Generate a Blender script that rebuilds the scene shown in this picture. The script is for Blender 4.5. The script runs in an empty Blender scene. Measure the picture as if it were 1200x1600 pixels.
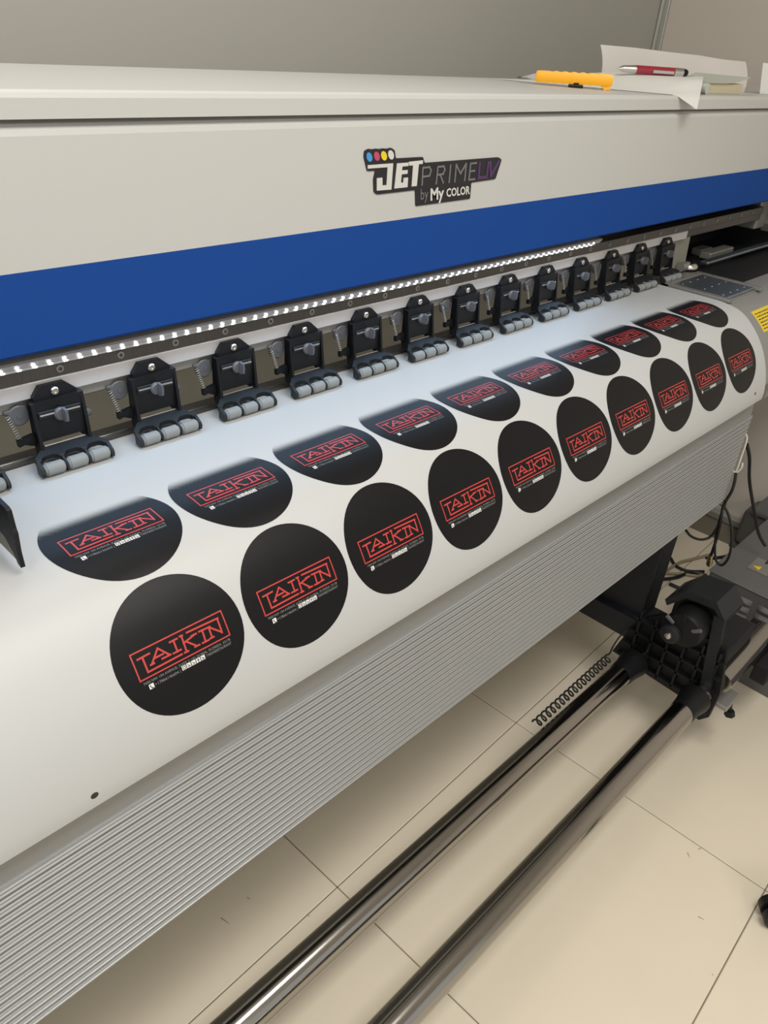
import bpy, bmesh, math, random
from mathutils import Vector, Matrix
random.seed(7)

# ------------------------------------------------------------------ camera
F = 1202.0
CAM_Z = 1.39
# rows of R are the room's axes seen from the camera
_X = Vector((1350.0, 642.0, -F)).normalized()
_h = Vector((350.0, 722.0, -F))
_Z = _h.cross(_X).normalized()
if _Z.y < 0: _Z = -_Z
_Y = _Z.cross(_X)
R3 = Matrix((_X, _Y, _Z))
scene = bpy.context.scene
cam_data = bpy.data.cameras.new('camera')
cam = bpy.data.objects.new('camera', cam_data)
scene.collection.objects.link(cam)
cam_data.sensor_fit = 'VERTICAL'
cam_data.sensor_height = 36.0
cam_data.sensor_width = 27.0
cam_data.lens = F / 1600.0 * 36.0
cam_data.clip_start = 0.02
cam.matrix_world = Matrix.Translation((0, 0, CAM_Z)) @ R3.to_4x4()
scene.camera = cam

def wray(u, v): return R3 @ Vector((u - 600.0, -(v - 800.0), -F))
def atx(u, v, x): d = wray(u, v); d = d * (x / d.x); d.z += CAM_Z; return d
def aty(u, v, y): d = wray(u, v); d = d * (y / d.y); d.z += CAM_Z; return d
def atz(u, v, z): d = wray(u, v); d = d * ((z - CAM_Z) / d.z); d.z += CAM_Z; return d

# ------------------------------------------------------------------ light
world = bpy.data.worlds.new('world')
scene.world = world
world.use_nodes = True
wb = world.node_tree.nodes['Background']
wb.inputs[0].default_value = (1.0, 0.985, 0.94, 1)
wb.inputs[1].default_value = 0.60
def area(name, loc, sx, sy, power, col, target=None):
    l = bpy.data.lights.new(name, 'AREA')
    l.shape = 'RECTANGLE'; l.size = sx; l.size_y = sy; l.energy = power; l.color = col
    o = bpy.data.objects.new(name, l); scene.collection.objects.link(o)
    o.location = loc
    if target is not None:
        o.rotation_euler = (Vector(target) - Vector(loc)).to_track_quat('-Z', 'Y').to_euler()
    return o
LCOL = (1.0, 0.98, 0.93)
area('ceiling_panel_light', (0.6, -0.35, 2.55), 1.2, 0.6, 27, LCOL)
area('ceiling_panel_light', (-1.2, -0.35, 2.55), 1.2, 0.6, 16, LCOL)
area('ceiling_panel_light', (0.3, -2.3, 2.55), 1.2, 0.6, 19, LCOL)  # added lamp, brightens the floor under the printer
area('ceiling_panel_light', (-1.5, -2.3, 2.55), 1.2, 0.6, 7, LCOL)  # added lamp too, fills the same floor from further left
area('ceiling_panel_light', (0.2, 1.0, 2.55), 1.2, 0.5, 7, LCOL)  # added lamp, lightens the lid and the wall behind the printer
vs = scene.view_settings
vs.view_transform = 'Standard'; vs.look = 'None'; vs.gamma = 1.0; vs.use_curve_mapping = False
vs.exposure = 0.10

# ------------------------------------------------------------------ materials
def mat(name, col, rough=0.5, metal=0.0, noise=0.0, nscale=40.0, bump=0.0, bscale=200.0, spec=0.5, coat=0.0, emit=None, estr=0.0, stretch=None, aniso=0.0):
    m = bpy.data.materials.new(name); m.use_nodes = True
    nt = m.node_tree; b = nt.nodes['Principled BSDF']
    b.inputs['Base Color'].default_value = (*col, 1)
    b.inputs['Roughness'].default_value = rough
    b.inputs['Metallic'].default_value = metal
    b.inputs['Specular IOR Level'].default_value = spec
    b.inputs['Coat Weight'].default_value = coat
    if aniso: b.inputs['Anisotropic'].default_value = aniso
    if emit:
        b.inputs['Emission Color'].default_value = (*emit, 1); b.inputs['Emission Strength'].default_value = estr
    if noise or bump:
        tc = nt.nodes.new('ShaderNodeTexCoord'); mp = nt.nodes.new('ShaderNodeMapping')
        nt.links.new(tc.outputs['Object'], mp.inputs[0])
        if stretch: mp.inputs['Scale'].default_value = stretch
    if noise:
        n = nt.nodes.new('ShaderNodeTexNoise'); n.inputs['Scale'].default_value = nscale; n.inputs['Detail'].default_value = 4
        nt.links.new(mp.outputs[0], n.inputs['Vector'])
        mx = nt.nodes.new('ShaderNodeMix'); mx.data_type = 'RGBA'
        mx.inputs[6].default_value = (*[c * (1 - noise) for c in col], 1)
        mx.inputs[7].default_value = (*[min(1, c * (1 + noise)) for c in col], 1)
        nt.links.new(n.outputs[0], mx.inputs[0]); nt.links.new(mx.outputs[2], b.inputs['Base Color'])
    if bump:
        n2 = nt.nodes.new('ShaderNodeTexNoise'); n2.inputs['Scale'].default_value = bscale
        nt.links.new(mp.outputs[0], n2.inputs['Vector'])
        bp = nt.nodes.new('ShaderNodeBump'); bp.inputs['Strength'].default_value = bump; bp.inputs['Distance'].default_value = 0.001
        nt.links.new(n2.outputs[0], bp.inputs['Height']); nt.links.new(bp.outputs[0], b.inputs['Normal'])
    return m
M = {}
M['white_paint'] = mat('white_powder_coat', (0.53, 0.53, 0.515), 0.42, bump=0.06, bscale=900)
M['blue_paint'] = mat('blue_powder_coat', (0.014, 0.064, 0.28), 0.65, spec=0.04, bump=0.05, bscale=900)
M['black_plastic'] = mat('black_plastic', (0.006, 0.0065, 0.008), 0.45, spec=0.3, bump=0.08, bscale=700)
M['arm_plastic'] = mat('charcoal_plastic', (0.013, 0.015, 0.018), 0.42, spec=0.35, bump=0.08, bscale=700)
M['grey_plastic'] = mat('grey_plastic', (0.10, 0.10, 0.108), 0.45)
M['rubber_grey'] = mat('grey_rubber', (0.24, 0.255, 0.26), 0.6)
M['dark_steel'] = mat('dark_brushed_steel', (0.10, 0.095, 0.09), 0.38, 0.7, noise=0.35, nscale=60, stretch=(20, 1, 1))
M['light_steel'] = mat('pale_aluminium', (0.60, 0.58, 0.58), 0.42, 0.35, noise=0.05, nscale=20)
M['mid_steel'] = mat('grey_steel', (0.30, 0.29, 0.27), 0.4, 0.5)
M['chrome'] = mat('chrome_tube', (0.38, 0.365, 0.34), 0.15, 1.0, noise=0.06, nscale=6, stretch=(1, 8, 8))
M['steel_bright'] = mat('bright_steel', (0.62, 0.61, 0.58), 0.25, 1.0)
M['apron'] = mat('ribbed_aluminium', (0.40, 0.405, 0.405), 0.34, 0.45, noise=0.02, nscale=30)
M['apron_smooth'] = mat('smooth_grey_sheet', (0.27, 0.27, 0.265), 0.45, 0.2)
M['vinyl'] = mat('white_vinyl', (0.49, 0.495, 0.495), 0.42, spec=0.3)
M['red_print'] = mat('red_ink', (0.50, 0.045, 0.04), 0.4)
M['grey_print'] = mat('small_print_ink', (0.22, 0.22, 0.22), 0.4)
M['white_print'] = mat('white_ink', (0.72, 0.72, 0.70), 0.4)
M['dark_print'] = mat('dark_ink', (0.012, 0.012, 0.013), 0.4)
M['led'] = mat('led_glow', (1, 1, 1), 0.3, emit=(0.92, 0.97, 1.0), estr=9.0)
M['led_bed'] = mat('led_tape', (0.55, 0.56, 0.58), 0.3, 0.3)
M['void_black'] = mat('matt_black_steel', (0.006, 0.0065, 0.009), 0.55)
M['leg_black'] = mat('black_painted_steel', (0.008, 0.009, 0.013), 0.45, bump=0.06, bscale=600)
M['beige_post'] = mat('beige_steel', (0.24, 0.23, 0.19), 0.5)
M['box_grey'] = mat('grey_enamel', (0.125, 0.125, 0.125), 0.5, noise=0.05, nscale=15)
M['box_dark'] = mat('dark_grey_enamel', (0.10, 0.098, 0.095), 0.5)
M['cable'] = mat('black_rubber_cable', (0.010, 0.010, 0.011), 0.5)
M['cable_tan'] = mat('tan_cable', (0.33, 0.28, 0.16), 0.5)
M['brass'] = mat('brass_connector', (0.55, 0.45, 0.26), 0.3, 1.0)
M['yellow'] = mat('yellow_plastic', (0.90, 0.42, 0.012), 0.42, bump=0.1, bscale=400)
M['yellow_label'] = mat('yellow_label', (0.78, 0.56, 0.02), 0.5)
M['red_pen'] = mat('red_lacquer', (0.30, 0.012, 0.03), 0.28, coat=0.4)
M['paper'] = mat('white_paper', (0.74, 0.74, 0.70), 0.7, bump=0.1, bscale=90)
M['paper_warm'] = mat('creased_paper', (0.60, 0.57, 0.53), 0.7, noise=0.06, nscale=14, bump=0.15, bscale=60)
M['pages'] = mat('book_pages', (0.55, 0.49, 0.34), 0.75, noise=0.12, nscale=120, stretch=(1, 1, 30))
M['cover_green'] = mat('book_cover', (0.50, 0.52, 0.45), 0.6)
M['blue_ink'] = mat('blue_card', (0.10, 0.15, 0.42), 0.5)
M['plate_blue'] = mat('perforated_steel_plate', (0.30, 0.36, 0.42), 0.28, 0.85, noise=0.25, nscale=14)  # the plate's blue reflection is put into this colour
M['hook_white'] = mat('white_coated_wire', (0.62, 0.60, 0.54), 0.4)
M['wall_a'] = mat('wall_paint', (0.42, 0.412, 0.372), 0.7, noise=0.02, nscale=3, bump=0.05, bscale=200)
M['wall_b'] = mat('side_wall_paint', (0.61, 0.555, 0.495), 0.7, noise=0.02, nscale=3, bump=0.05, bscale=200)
M['ceil'] = mat('ceiling_paint', (0.7, 0.68, 0.64), 0.8)
M['alu'] = mat('aluminium_profile', (0.50, 0.50, 0.47), 0.38, 0.6)
M['tile'] = mat('porcelain_tile', (0.74, 0.66, 0.53), 0.36, noise=0.05, nscale=5, bump=0.03, bscale=40)
M['scuff'] = mat('floor_scuff', (0.30, 0.26, 0.20), 0.8)
M['grout'] = mat('grout', (0.20, 0.17, 0.13), 0.9)
M['purple'] = mat('purple_ink', (0.075, 0.03, 0.11), 0.45)
M['cyan'] = mat('cyan_ink', (0.05, 0.30, 0.62), 0.45)
M['magenta'] = mat('magenta_ink', (0.50, 0.06, 0.14), 0.45)
M['yell'] = mat('yellow_ink', (0.80, 0.60, 0.02), 0.45)
M['white_badge'] = mat('badge_white', (0.62, 0.61, 0.58), 0.45)
M['grey_badge'] = mat('badge_grey', (0.17, 0.17, 0.175), 0.45)
M['badge_black'] = mat('badge_black', (0.013, 0.013, 0.017), 0.45)

# black printed disc; 'fade' is the density of the still unfinished print pass
pm = bpy.data.materials.new('black_ink'); pm.use_nodes = True
_nt = pm.node_tree; _b = _nt.nodes['Principled BSDF']; _b.inputs['Roughness'].default_value = 0.42; _b.inputs['Specular IOR Level'].default_value = 0.2
_at = _nt.nodes.new('ShaderNodeAttribute'); _at.attribute_name = 'fade'
_mx = _nt.nodes.new('ShaderNodeMix'); _mx.data_type = 'RGBA'
_mx.inputs[6].default_value = (0.49, 0.495, 0.495, 1); _mx.inputs[7].default_value = (0.006, 0.006, 0.007, 1)
_nt.links.new(_at.outputs['Fac'], _mx.inputs[0]); _nt.links.new(_mx.outputs[2], _b.inputs['Base Color'])
M['ink'] = pm

# ------------------------------------------------------------------ helpers
COL = scene.collection
def obj(name, bm, m, parent=None, smooth=False, loc=None):
    me = bpy.data.meshes.new(name)
    bmesh.ops.recalc_face_normals(bm, faces=bm.faces)
    bm.to_mesh(me); bm.free()
    me.materials.append(M[m])
    if smooth:
        me.polygons.foreach_set('use_smooth', [True] * len(me.polygons))
        try: me.set_sharp_from_angle(angle=math.radians(40))
        except Exception: pass
    o = bpy.data.objects.new(name, me); COL.objects.link(o)
    if parent is not None: o.parent = parent
    if loc is not None: o.location = loc
    return o
def inst(src, parent, loc=None, rot=None):
    c = src.copy(); COL.objects.link(c); c.parent = parent
    if loc is not None: c.location = loc
    if rot is not None: c.rotation_euler = rot
    return c
def thing(name, label, cat, loc=(0, 0, 0), group=None):
    o = bpy.data.objects.new(name, None); COL.objects.link(o)
    o.empty_display_size = 0.05
    o.location = loc
    return tag(o, label, cat, group)
def tag(o, label, cat, group=None):
    o['label'] = label; o['category'] = cat
    if group: o['group'] = group
    return o
def struct(o): o['kind'] = 'structure'; return o
def BM(): return bmesh.new()
def box(bm, x0, x1, y0, y1, z0, z1, bev=0.0, seg=2):
    vs_ = [bm.verts.new((x, y, z)) for x in (x0, x1) for y in (y0, y1) for z in (z0, z1)]
    idx = [(0, 1, 3, 2), (4, 6, 7, 5), (0, 4, 5, 1), (2, 3, 7, 6), (0, 2, 6, 4), (1, 5, 7, 3)]
    fs = [bm.faces.new([vs_[i] for i in f]) for f in idx]
    if bev > 0:
        es = list({e for f in fs for e in f.edges})
        bmesh.ops.bevel(bm, geom=es, offset=bev, segments=seg, affect='EDGES', profile=0.5)
    return bm
def prism(bm, pts, axis, a, b):
    """extrude a polygon along an axis; pts are the two other coordinates in axis order"""
    def mk(p, t):
        return {'x': (t, p[0], p[1]), 'y': (p[0], t, p[1]), 'z': (p[0], p[1], t)}[axis]
    A = [bm.verts.new(mk(p, a)) for p in pts]; B = [bm.verts.new(mk(p, b)) for p in pts]
    n = len(pts)
    bm.faces.new(A[::-1]); bm.faces.new(B)
    for i in range(n): bm.faces.new((A[i], A[(i + 1) % n], B[(i + 1) % n], B[i]))
    return bm
def frame_of(d):
    d = d.normalized(); u = d.orthogonal().normalized(); return u, d.cross(u)
def cyl(bm, p, q, r, r2=None, n=20, caps=True):
    p = Vector(p); q = Vector(q); r2 = r if r2 is None else r2
    u, w = frame_of(q - p)
    A = []; B = []
    for i in range(n):
        a = 2 * math.pi * i / n; d = u * math.cos(a) + w * math.sin(a)
        A.append(bm.verts.new(p + d * r)); B.append(bm.verts.new(q + d * r2))
    for i in range(n): bm.faces.new((A[i], A[(i + 1) % n], B[(i + 1) % n], B[i]))
    if caps: bm.faces.new(A[::-1]); bm.faces.new(B)
    return bm
def lathe(bm, p, q, prof, n=20):
    """prof: list of (t along p->q in metres, radius)"""
    p = Vector(p); d = (Vector(q) - p).normalized(); u, w = frame_of(d)
    rings = []
    for t, r in prof:
        rings.append([bm.verts.new(p + d * t + (u * math.cos(2 * math.pi * i / n) + w * math.sin(2 * math.pi * i / n)) * max(r, 1e-5)) for i in range(n)])
    for a, b in zip(rings, rings[1:]):
        for i in range(n): bm.faces.new((a[i], a[(i + 1) % n], b[(i + 1) % n], b[i]))
    bm.faces.new(rings[0][::-1]); bm.faces.new(rings[-1])
    return bm
def smooth_path(P, k=8):
    P = [Vector(p) for p in P]; out = []
    for i in range(len(P) - 1):
        a = P[max(i - 1, 0)]; b = P[i]; c = P[i + 1]; d = P[min(i + 2, len(P) - 1)]
        for j in range(k):
            t = j / k
            out.append(0.5 * ((2 * b) + (c - a) * t + (2 * a - 5 * b + 4 * c - d) * t * t + (3 * b - a - 3 * c + d) * t ** 3))
    out.append(P[-1]); return out
def tube(bm, path, r, n=8):
    up = None; rings = []
    for i, p in enumerate(path):
        d = (path[min(i + 1, len(path) - 1)] - path[max(i - 1, 0)])
        if d.length < 1e-9: d = Vector((0, 0, 1))
        d.normalize()
        if up is None: up = d.orthogonal().normalized()
        up = (up - d * up.dot(d)).normalized(); w = d.cross(up)
        rings.append([bm.verts.new(p + (up * math.cos(2 * math.pi * j / n) + w * math.sin(2 * math.pi * j / n)) * r) for j in range(n)])
    for a, b in zip(rings, rings[1:]):
        for j in range(n): bm.faces.new((a[j], a[(j + 1) % n], b[(j + 1) % n], b[j]))
    bm.faces.new(rings[0][::-1]); bm.faces.new(rings[-1])
    return bm
def text_mesh(s, size, align='LEFT', width=None, bold=0.0):
    """flat letter mesh as (verts2d, faces); scaled to a total width when given"""
    c = bpy.data.curves.new('t', 'FONT'); c.body = s; c.size = size; c.align_x = align; c.resolution_u = 2; c.offset = bold
    o = bpy.data.objects.new('t', c); COL.objects.link(o)
    dg = bpy.context.evaluated_depsgraph_get(); dg.update()
    me = bpy.data.meshes.new_from_object(o.evaluated_get(dg))
    V = [(v.co.x, v.co.y) for v in me.vertices]; Fc = [tuple(p.vertices) for p in me.polygons]
    bpy.data.objects.remove(o); bpy.data.curves.remove(c); bpy.data.meshes.remove(me)
    x0 = min(v[0] for v in V); x1 = max(v[0] for v in V)
    if width:
        k = width / (x1 - x0); V = [((v[0] - x0) * k, v[1]) for v in V]
    return V, Fc

# ------------------------------------------------------------------ the room
WX, WY = 2.57, 1.372          # side wall and back wall
bm = BM(); box(bm, -3.2, WX, -3.4, WY, -0.06, -0.002); floor = struct(obj('floor', bm, 'grout'))
# tiles, 0.6 m, turned a little against the printer
ang = math.radians(-1.85)
ca, sa = math.cos(ang), math.sin(ang)
bm = BM(); box(bm, -0.299, 0.299, -0.299, 0.299, -0.012, 0.0, 0.0012, 1)
ex = Vector((ca, -sa, 0)); ey = Vector((sa, ca, 0))
corner = Vector((1.219, 0.629, 0))     # a crossing of the joints read off the photograph
proto_tile = obj('tile', bm, 'tile', floor)
first = True
for i in range(-8, 4):
    for j in range(-7, 3):
        c = corner + ex * ((i + 0.5) * 0.6) + ey * ((j + 0.5) * 0.6)
        if c.x + 0.32 > WX + 0.3 or c.y > WY + 0.25 or c.x < -3.1 or c.y < -3.2: continue
        o = proto_tile if first else inst(proto_tile, floor)
        first = False
        o.location = c; o.rotation_euler = (0, 0, -ang)
for (u0, v0, u1, v1) in ((345, 1434, 358, 1443), (386, 1402, 391, 1405), (1091, 1432, 1100, 1437), (1091, 1327, 1096, 1325), (1074, 1332, 1078, 1340), (1113, 1522, 1114, 1524), (480, 1428, 484, 1432)):
    a = atz(u0, v0, 0.0004); b = atz(u1, v1, 0.0004); n_ = (b - a).cross(Vector((0, 0, 1))).normalized() * .0011
    bm = BM(); bm.faces.new([bm.verts.new(p) for p in (a - n_, b - n_ * .4, b + n_ * .4, a + n_)]); obj('scuff_mark', bm, 'scuff', floor)
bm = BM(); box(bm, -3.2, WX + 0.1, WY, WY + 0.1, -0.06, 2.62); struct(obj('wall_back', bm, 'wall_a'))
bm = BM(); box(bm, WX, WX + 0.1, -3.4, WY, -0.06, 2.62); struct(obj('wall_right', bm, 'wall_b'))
bm = BM(); box(bm, -3.2, WX + 0.1, -3.4, WY + 0.1, 2.62, 2.7); struct(obj('ceiling', bm, 'ceil'))
# corner profile and the flat strips at the foot of the walls
bm = BM()
box(bm, WX - 0.024, WX - 0.010, WY - 0.010, WY - 0.0005, 0.0, 2.6, 0.003)
box(bm, WX - 0.010, WX - 0.0005, WY - 0.024, WY - 0.0005, 0.0, 2.6, 0.003)
struct(obj('trim_1', bm, 'alu'))
bm = BM(); box(bm, WX - 0.03, WX - 0.0005, -3.3, WY - 0.04, 0.0, 0.028, 0.004); struct(obj('baseboard_right', bm, 'alu'))
bm = BM(); box(bm, -3.1, WX - 0.04, WY - 0.03, WY - 0.0005, 0.0, 0.028, 0.004); struct(obj('baseboard_back', bm, 'alu'))

# ------------------------------------------------------------------ media profile (y, z) along the feed
CTRL = [(.80, .962), (.73, .962), (.64, .962), (.595, .9605), (.557, .951), (.521, .924), (.493, .889), (.474, .850), (.4635, .808), (.4655, .780), (.474, .762)]
FULL = [(.95, .962)] + CTRL
def hermite(C, n=600):
    C = [Vector(c) for c in C]; t = [0.0]
    for a, b in zip(C, C[1:]): t.append(t[-1] + (b - a).length)
    m = []
    for i in range(len(C)):
        a = max(i - 1, 0); b = min(i + 1, len(C) - 1); m.append((C[b] - C[a]) / (t[b] - t[a]))
    m[0] = m[1] = m[2] = (C[1] - C[0]) / (t[1] - t[0])
    out = []
    for k in range(n + 1):
        x = t[-1] * k / n; i = 0
        while i < len(C) - 2 and x > t[i + 1]: i += 1
        hh = t[i + 1] - t[i]; u = (x - t[i]) / hh
        out.append((2*u**3 - 3*u*u + 1) * C[i] + (u**3 - 2*u*u + u) * hh * m[i] + (-2*u**3 + 3*u*u) * C[i+1] + (u**3 - u*u) * hh * m[i+1])
    return out
PROF = hermite(FULL)
SL = [0.0]
for a, b in zip(PROF, PROF[1:]): SL.append(SL[-1] + (b - a).length)
def prof(s, off=0.0):
    """point of the sheet at arc length s, lifted off it by off: (y, z)"""
    lo, hi = 0, len(SL) - 2
    while lo < hi:
        mid = (lo + hi + 1) // 2
        if SL[mid] <= s: lo = mid
        else: hi = mid - 1
    w = (s - SL[lo]) / (SL[lo + 1] - SL[lo]); a, b = PROF[lo], PROF[lo + 1]
    p = a + (b - a) * w; t = (b - a).normalized()
    nrm = Vector((t.y, -t.x))          # outward: up on the platen, towards the viewer in front
    if nrm.y < 0 and lo < 200: nrm = -nrm
    return p + nrm * off
if prof(0.2, 0.01).y < prof(0.2).y: raise RuntimeError('normal')
S_END = 0.5885
S_BACK = 0.152
PX0, PX1 = 0.02, 1.65

def strip(bm, x0, x1, ss, off):
    """open sheet following the profile"""
    A = []; B = []
    for s in ss:
        y, z = prof(s, off); A.append(bm.verts.new((x0, y, z))); B.append(bm.verts.new((x1, y, z)))
    for i in range(len(ss) - 1): bm.faces.new((A[i], A[i+1], B[i+1], B[i]))
def shell(bm, x0, x1, ss, o0, o1):
    """sheet with thickness following the profile"""
    pts = [prof(s, o1) for s in ss] + [prof(s, o0) for s in reversed(ss)]
    n = len(ss)
    A = [bm.verts.new((x0, p.x, p.y)) for p in pts]; B = [bm.verts.new((x1, p.x, p.y)) for p in pts]
    m = len(pts)
    for i in range(m): bm.faces.new((A[i], A[(i+1) % m], B[(i+1) % m], B[i]))
    for V in (A, B):
        for i in range(n - 1): bm.faces.new((V[i], V[i+1], V[m-2-i], V[m-1-i]))
    return bm
def lin(a, b, n): return [a + (b - a) * i / n for i in range(n + 1)]

# ------------------------------------------------------------------ the printer
PR = thing('wide_format_printer', 'large white and blue roll printer with ribbed aluminium front apron', 'printer')
MX0, MX1 = -0.45, 2.42
YF = 0.74
# lid
LT = 1.328
bm = BM(); prism(bm, [(0.737, 1.3055), (0.737, 1.322), (0.7385, 1.326), (0.742, 1.328), (1.066, 1.328), (1.07, 1.324), (1.07, 1.3055)], 'x', MX0, MX1)
obj('lid', bm, 'white_paint', PR)
# hollow cover: top shelf under the lid, front panel, rear panel
bm = BM(); prism(bm, [(YF, 1.178), (YF, 1.292), (0.7415, 1.2965), (0.746, 1.3010), (0.753, 1.3035), (1.06, 1.3035), (1.06, 1.12), (1.045, 1.12), (1.045, 1.285), (0.757, 1.285), (0.757, 1.178)], 'x', MX0, MX1)
cover = obj('front_cover', bm, 'white_paint', PR)
bm = BM(); prism(bm, [(YF, 1.101), (YF, 1.178), (0.757, 1.178), (0.757, 1.098), (0.743, 1.098)], 'x', MX0, MX1)
obj('blue_band', bm, 'blue_paint', PR)
# guide beam, dark band above, pale band below
BX0, BX1 = -0.4, 2.235
bm = BM(); prism(bm, [(0.781, 1.054), (0.783, 1.069), (0.80, 1.071), (0.90, 1.071), (0.90, 1.05), (0.80, 1.05)], 'x', BX0, BX1)
beam = obj('guide_rail', bm, 'dark_steel', PR)
bm = BM(); box(bm, BX0, 1.80, 0.779, 0.80, 1.0365, 1.0538, 0.0008, 1); obj('rail_flange', bm, 'light_steel', PR)
bm = BM(); box(bm, BX0, 1.80, 0.786, 0.89, 1.022, 1.0362, 0.002, 1); obj('rail_underside', bm, 'mid_steel', PR)
bm = BM(); box(bm, 1.80, BX1, 0.784, 0.80, 1.0365, 1.0538, 0.0015, 1); obj('rail_extension', bm, 'dark_steel', PR)  # flange runs on in darker metal, imitating the falloff of light
bm = BM(); lathe(bm, (0, 0.7835, 0), (0, 0.70, 0), [(0, .0046), (.0020, .0046), (.0028, .0040), (.0028, .0022), (.0012, .0020)], 14)
scr = None
k = 0
x = 0.182
while x < 2.2:
    if scr is None: scr = obj('screw', bm, 'mid_steel', beam, True, (x, 0, 1.0612))
    else: inst(scr, beam, (x, 0, 1.0612))
    x += 0.0708
# LED light bar under the blue band
LX1 = 1.386
bm = BM(); prism(bm, [(0.772, 1.0735), (0.766, 1.081), (0.768, 1.083), (0.79, 1.083), (0.79, 1.0735)], 'x', -0.38, LX1 + 0.01)
led_and_reflection = obj('led_strip', bm, 'light_steel', PR)
bm = BM(); box(bm, -0.38, LX1 + 0.004, 0.7765, 0.79, 1.0695, 1.0735); obj('led_tape', bm, 'led_bed', led_and_reflection)
bm = BM(); box(bm, -.0018, .0018, .7752, .7768, -.0011, .0011)
bm2 = BM(); box(bm2, -.0016, .0016, .7684, .7704, .0040, .0056)  # upper row of glowing chips imitates the LEDs' reflection in the metal
la = obj('led', bm, 'led', led_and_reflection); led_reflection = obj('led', bm2, 'led', led_and_reflection)
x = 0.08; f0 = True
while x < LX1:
    if f0: la.location = (x, 0, 1.0715); led_reflection.location = (x - 0.004, 0.0, 1.0715); f0 = False
    else: inst(la, led_and_reflection, (x, 0, 1.0715)); inst(led_reflection, led_and_reflection, (x - 0.004, 0.0, 1.0715))
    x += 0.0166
lamp = area('led_light', (0.72, 0.764, 1.066), 1.34, 0.012, 0.68, (0.42, 0.68, 1.0), (0.72, 0.60, 0.93))
lamp.rotation_euler = (Vector((0, -0.164, -0.136))).to_track_quat('-Z', 'X').to_euler()
lamp.data.size, lamp.data.size_y = 0.012, 1.34
lamp.parent = led_and_reflection
# platen and curved front sheet
bm = BM(); box(bm, MX0 + 0.05, 1.845, 0.60, 0.812, 0.925, 0.9595, 0.001, 1); obj('platen', bm, 'mid_steel', PR)
bm = BM(); shell(bm, MX0 + 0.05, 1.69, lin(0.30, 0.56, 40), -0.0075, -0.0035)
obj('curved_front_sheet', bm, 'apron_smooth', PR, True)
bm = BM(); shell(bm, 1.69, 2.36, lin(0.30, 0.60, 40), -0.0085, -0.0045)
endsheet = obj('end_sheet', bm, 'apron_smooth', PR, True)
bm = BM(); box(bm, MX0 + 0.05, 1.66, 0.779, 0.806, 0.9632, 0.9668, 0.0012, 2); obj('rear_guide_bar', bm, 'dark_steel', PR)
bm = BM(); cyl(bm, (MX0 + .05, 0.786, 0.9672), (1.66, 0.786, 0.9672), 0.0016, n=8); obj('guide_bead', bm, 'steel_bright', PR, True)
# ribbed apron
AP0, AP1, AZ0 = MX0 + 0.05, 1.685, 0.513
bm = BM(); prism(bm, [(0.4835, AZ0), (0.4835, 0.741), (0.497, 0.741), (0.497, AZ0 - 0.002), (0.489, AZ0 - 0.002)], 'x', AP0, AP1)
apron = obj('front_apron', bm, 'apron', PR)
bm = BM(); prism(bm, [(0.4830, 0.7415), (0.4870, 0.790), (0.497, 0.800), (0.505, 0.800), (0.497, 0.7415)], 'x', AP0, AP1); obj('apron_lip', bm, 'apron_smooth', PR)  # smooth strip, its darker grey partly standing in for the shade under the vinyl
nrib = 19; z = 0.738; pitch = (0.738 - AZ0 - 0.003) / nrib
rp = [(0.4838, 0.0), (0.4796, -0.0006), (0.4788, -0.0016), (0.4788, -0.0030), (0.4806, -0.0040), (0.4806, -0.0052), (0.4790, -0.0058), (0.4784, -0.0066), (0.4790, -0.0086), (0.4838, -0.0092)]
bm = BM(); prism(bm, rp, 'x', AP0, AP1)
rib0 = None
for i in range(nrib):
    if rib0 is None: rib0 = obj('rib', bm, 'apron', apron, False, (0, 0, z))
    else: inst(rib0, apron, (0, 0, z))
    z -= pitch
# end of the apron: rear support strut and legs
bm = BM(); box(bm, 1.50, 1.567, 0.512, 0.784, 0.17, 0.86, 0.004); box(bm, 1.50, 1.567, 0.785, 0.86, 0.0, 0.86, 0.004)
box(bm, 1.48, 1.587, 0.78, 0.90, 0.0, 0.02, 0.004)
leg = obj('leg', bm, 'leg_black', PR)
bm = BM(); box(bm, 1.478, 1.57, 0.456, 0.83, 0.185, 0.245, 0.004); obj('foot_beam', bm, 'leg_black', PR)
bm = BM(); prism(bm, [(0.499, 0.575), (0.499, 0.535), (0.52, 0.50), (0.60, 0.50), (0.60, 0.575)], 'x', 1.50, 1.585); obj('apron_bracket', bm, 'leg_black', PR)
bm = BM(); box(bm, -0.36, -0.29, 0.512, 0.78, 0.0, 0.86, 0.004); obj('leg', bm, 'leg_black', PR)
bm = BM(); box(bm, -0.29, 1.50, 0.70, 0.76, 0.80, 0.90, 0.004); obj('cross_beam', bm, 'leg_black', PR)
# dark interior at the right end
bm = BM()
box(bm, 1.862, 2.40, 0.93, 0.96, 0.93, 1.285); box(bm, 2.36, 2.40, 0.76, 0.93, 0.93, 1.285)
box(bm, 1.846, 2.36, 0.64, 0.93, 0.925, 0.950); obj('end_housing', bm, 'void_black', PR)
bm = BM(); prism(bm, [(1.782, 0.945), (1.770, 1.036), (1.838, 1.036), (1.852, 0.945)], 'y', 0.787, 0.86); post = obj('end_post', bm, 'beige_post', PR)
bm = BM(); box(bm, 2.235, 2.30, 0.79, 0.86, 1.01, 1.085, 0.004); prism(bm, [(2.30, 1.085), (2.30, 1.02), (2.31, 1.0), (2.315, 1.085)], 'y', 0.75, 0.80); obj('rail_end_bracket', bm, 'mid_steel', PR)
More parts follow.
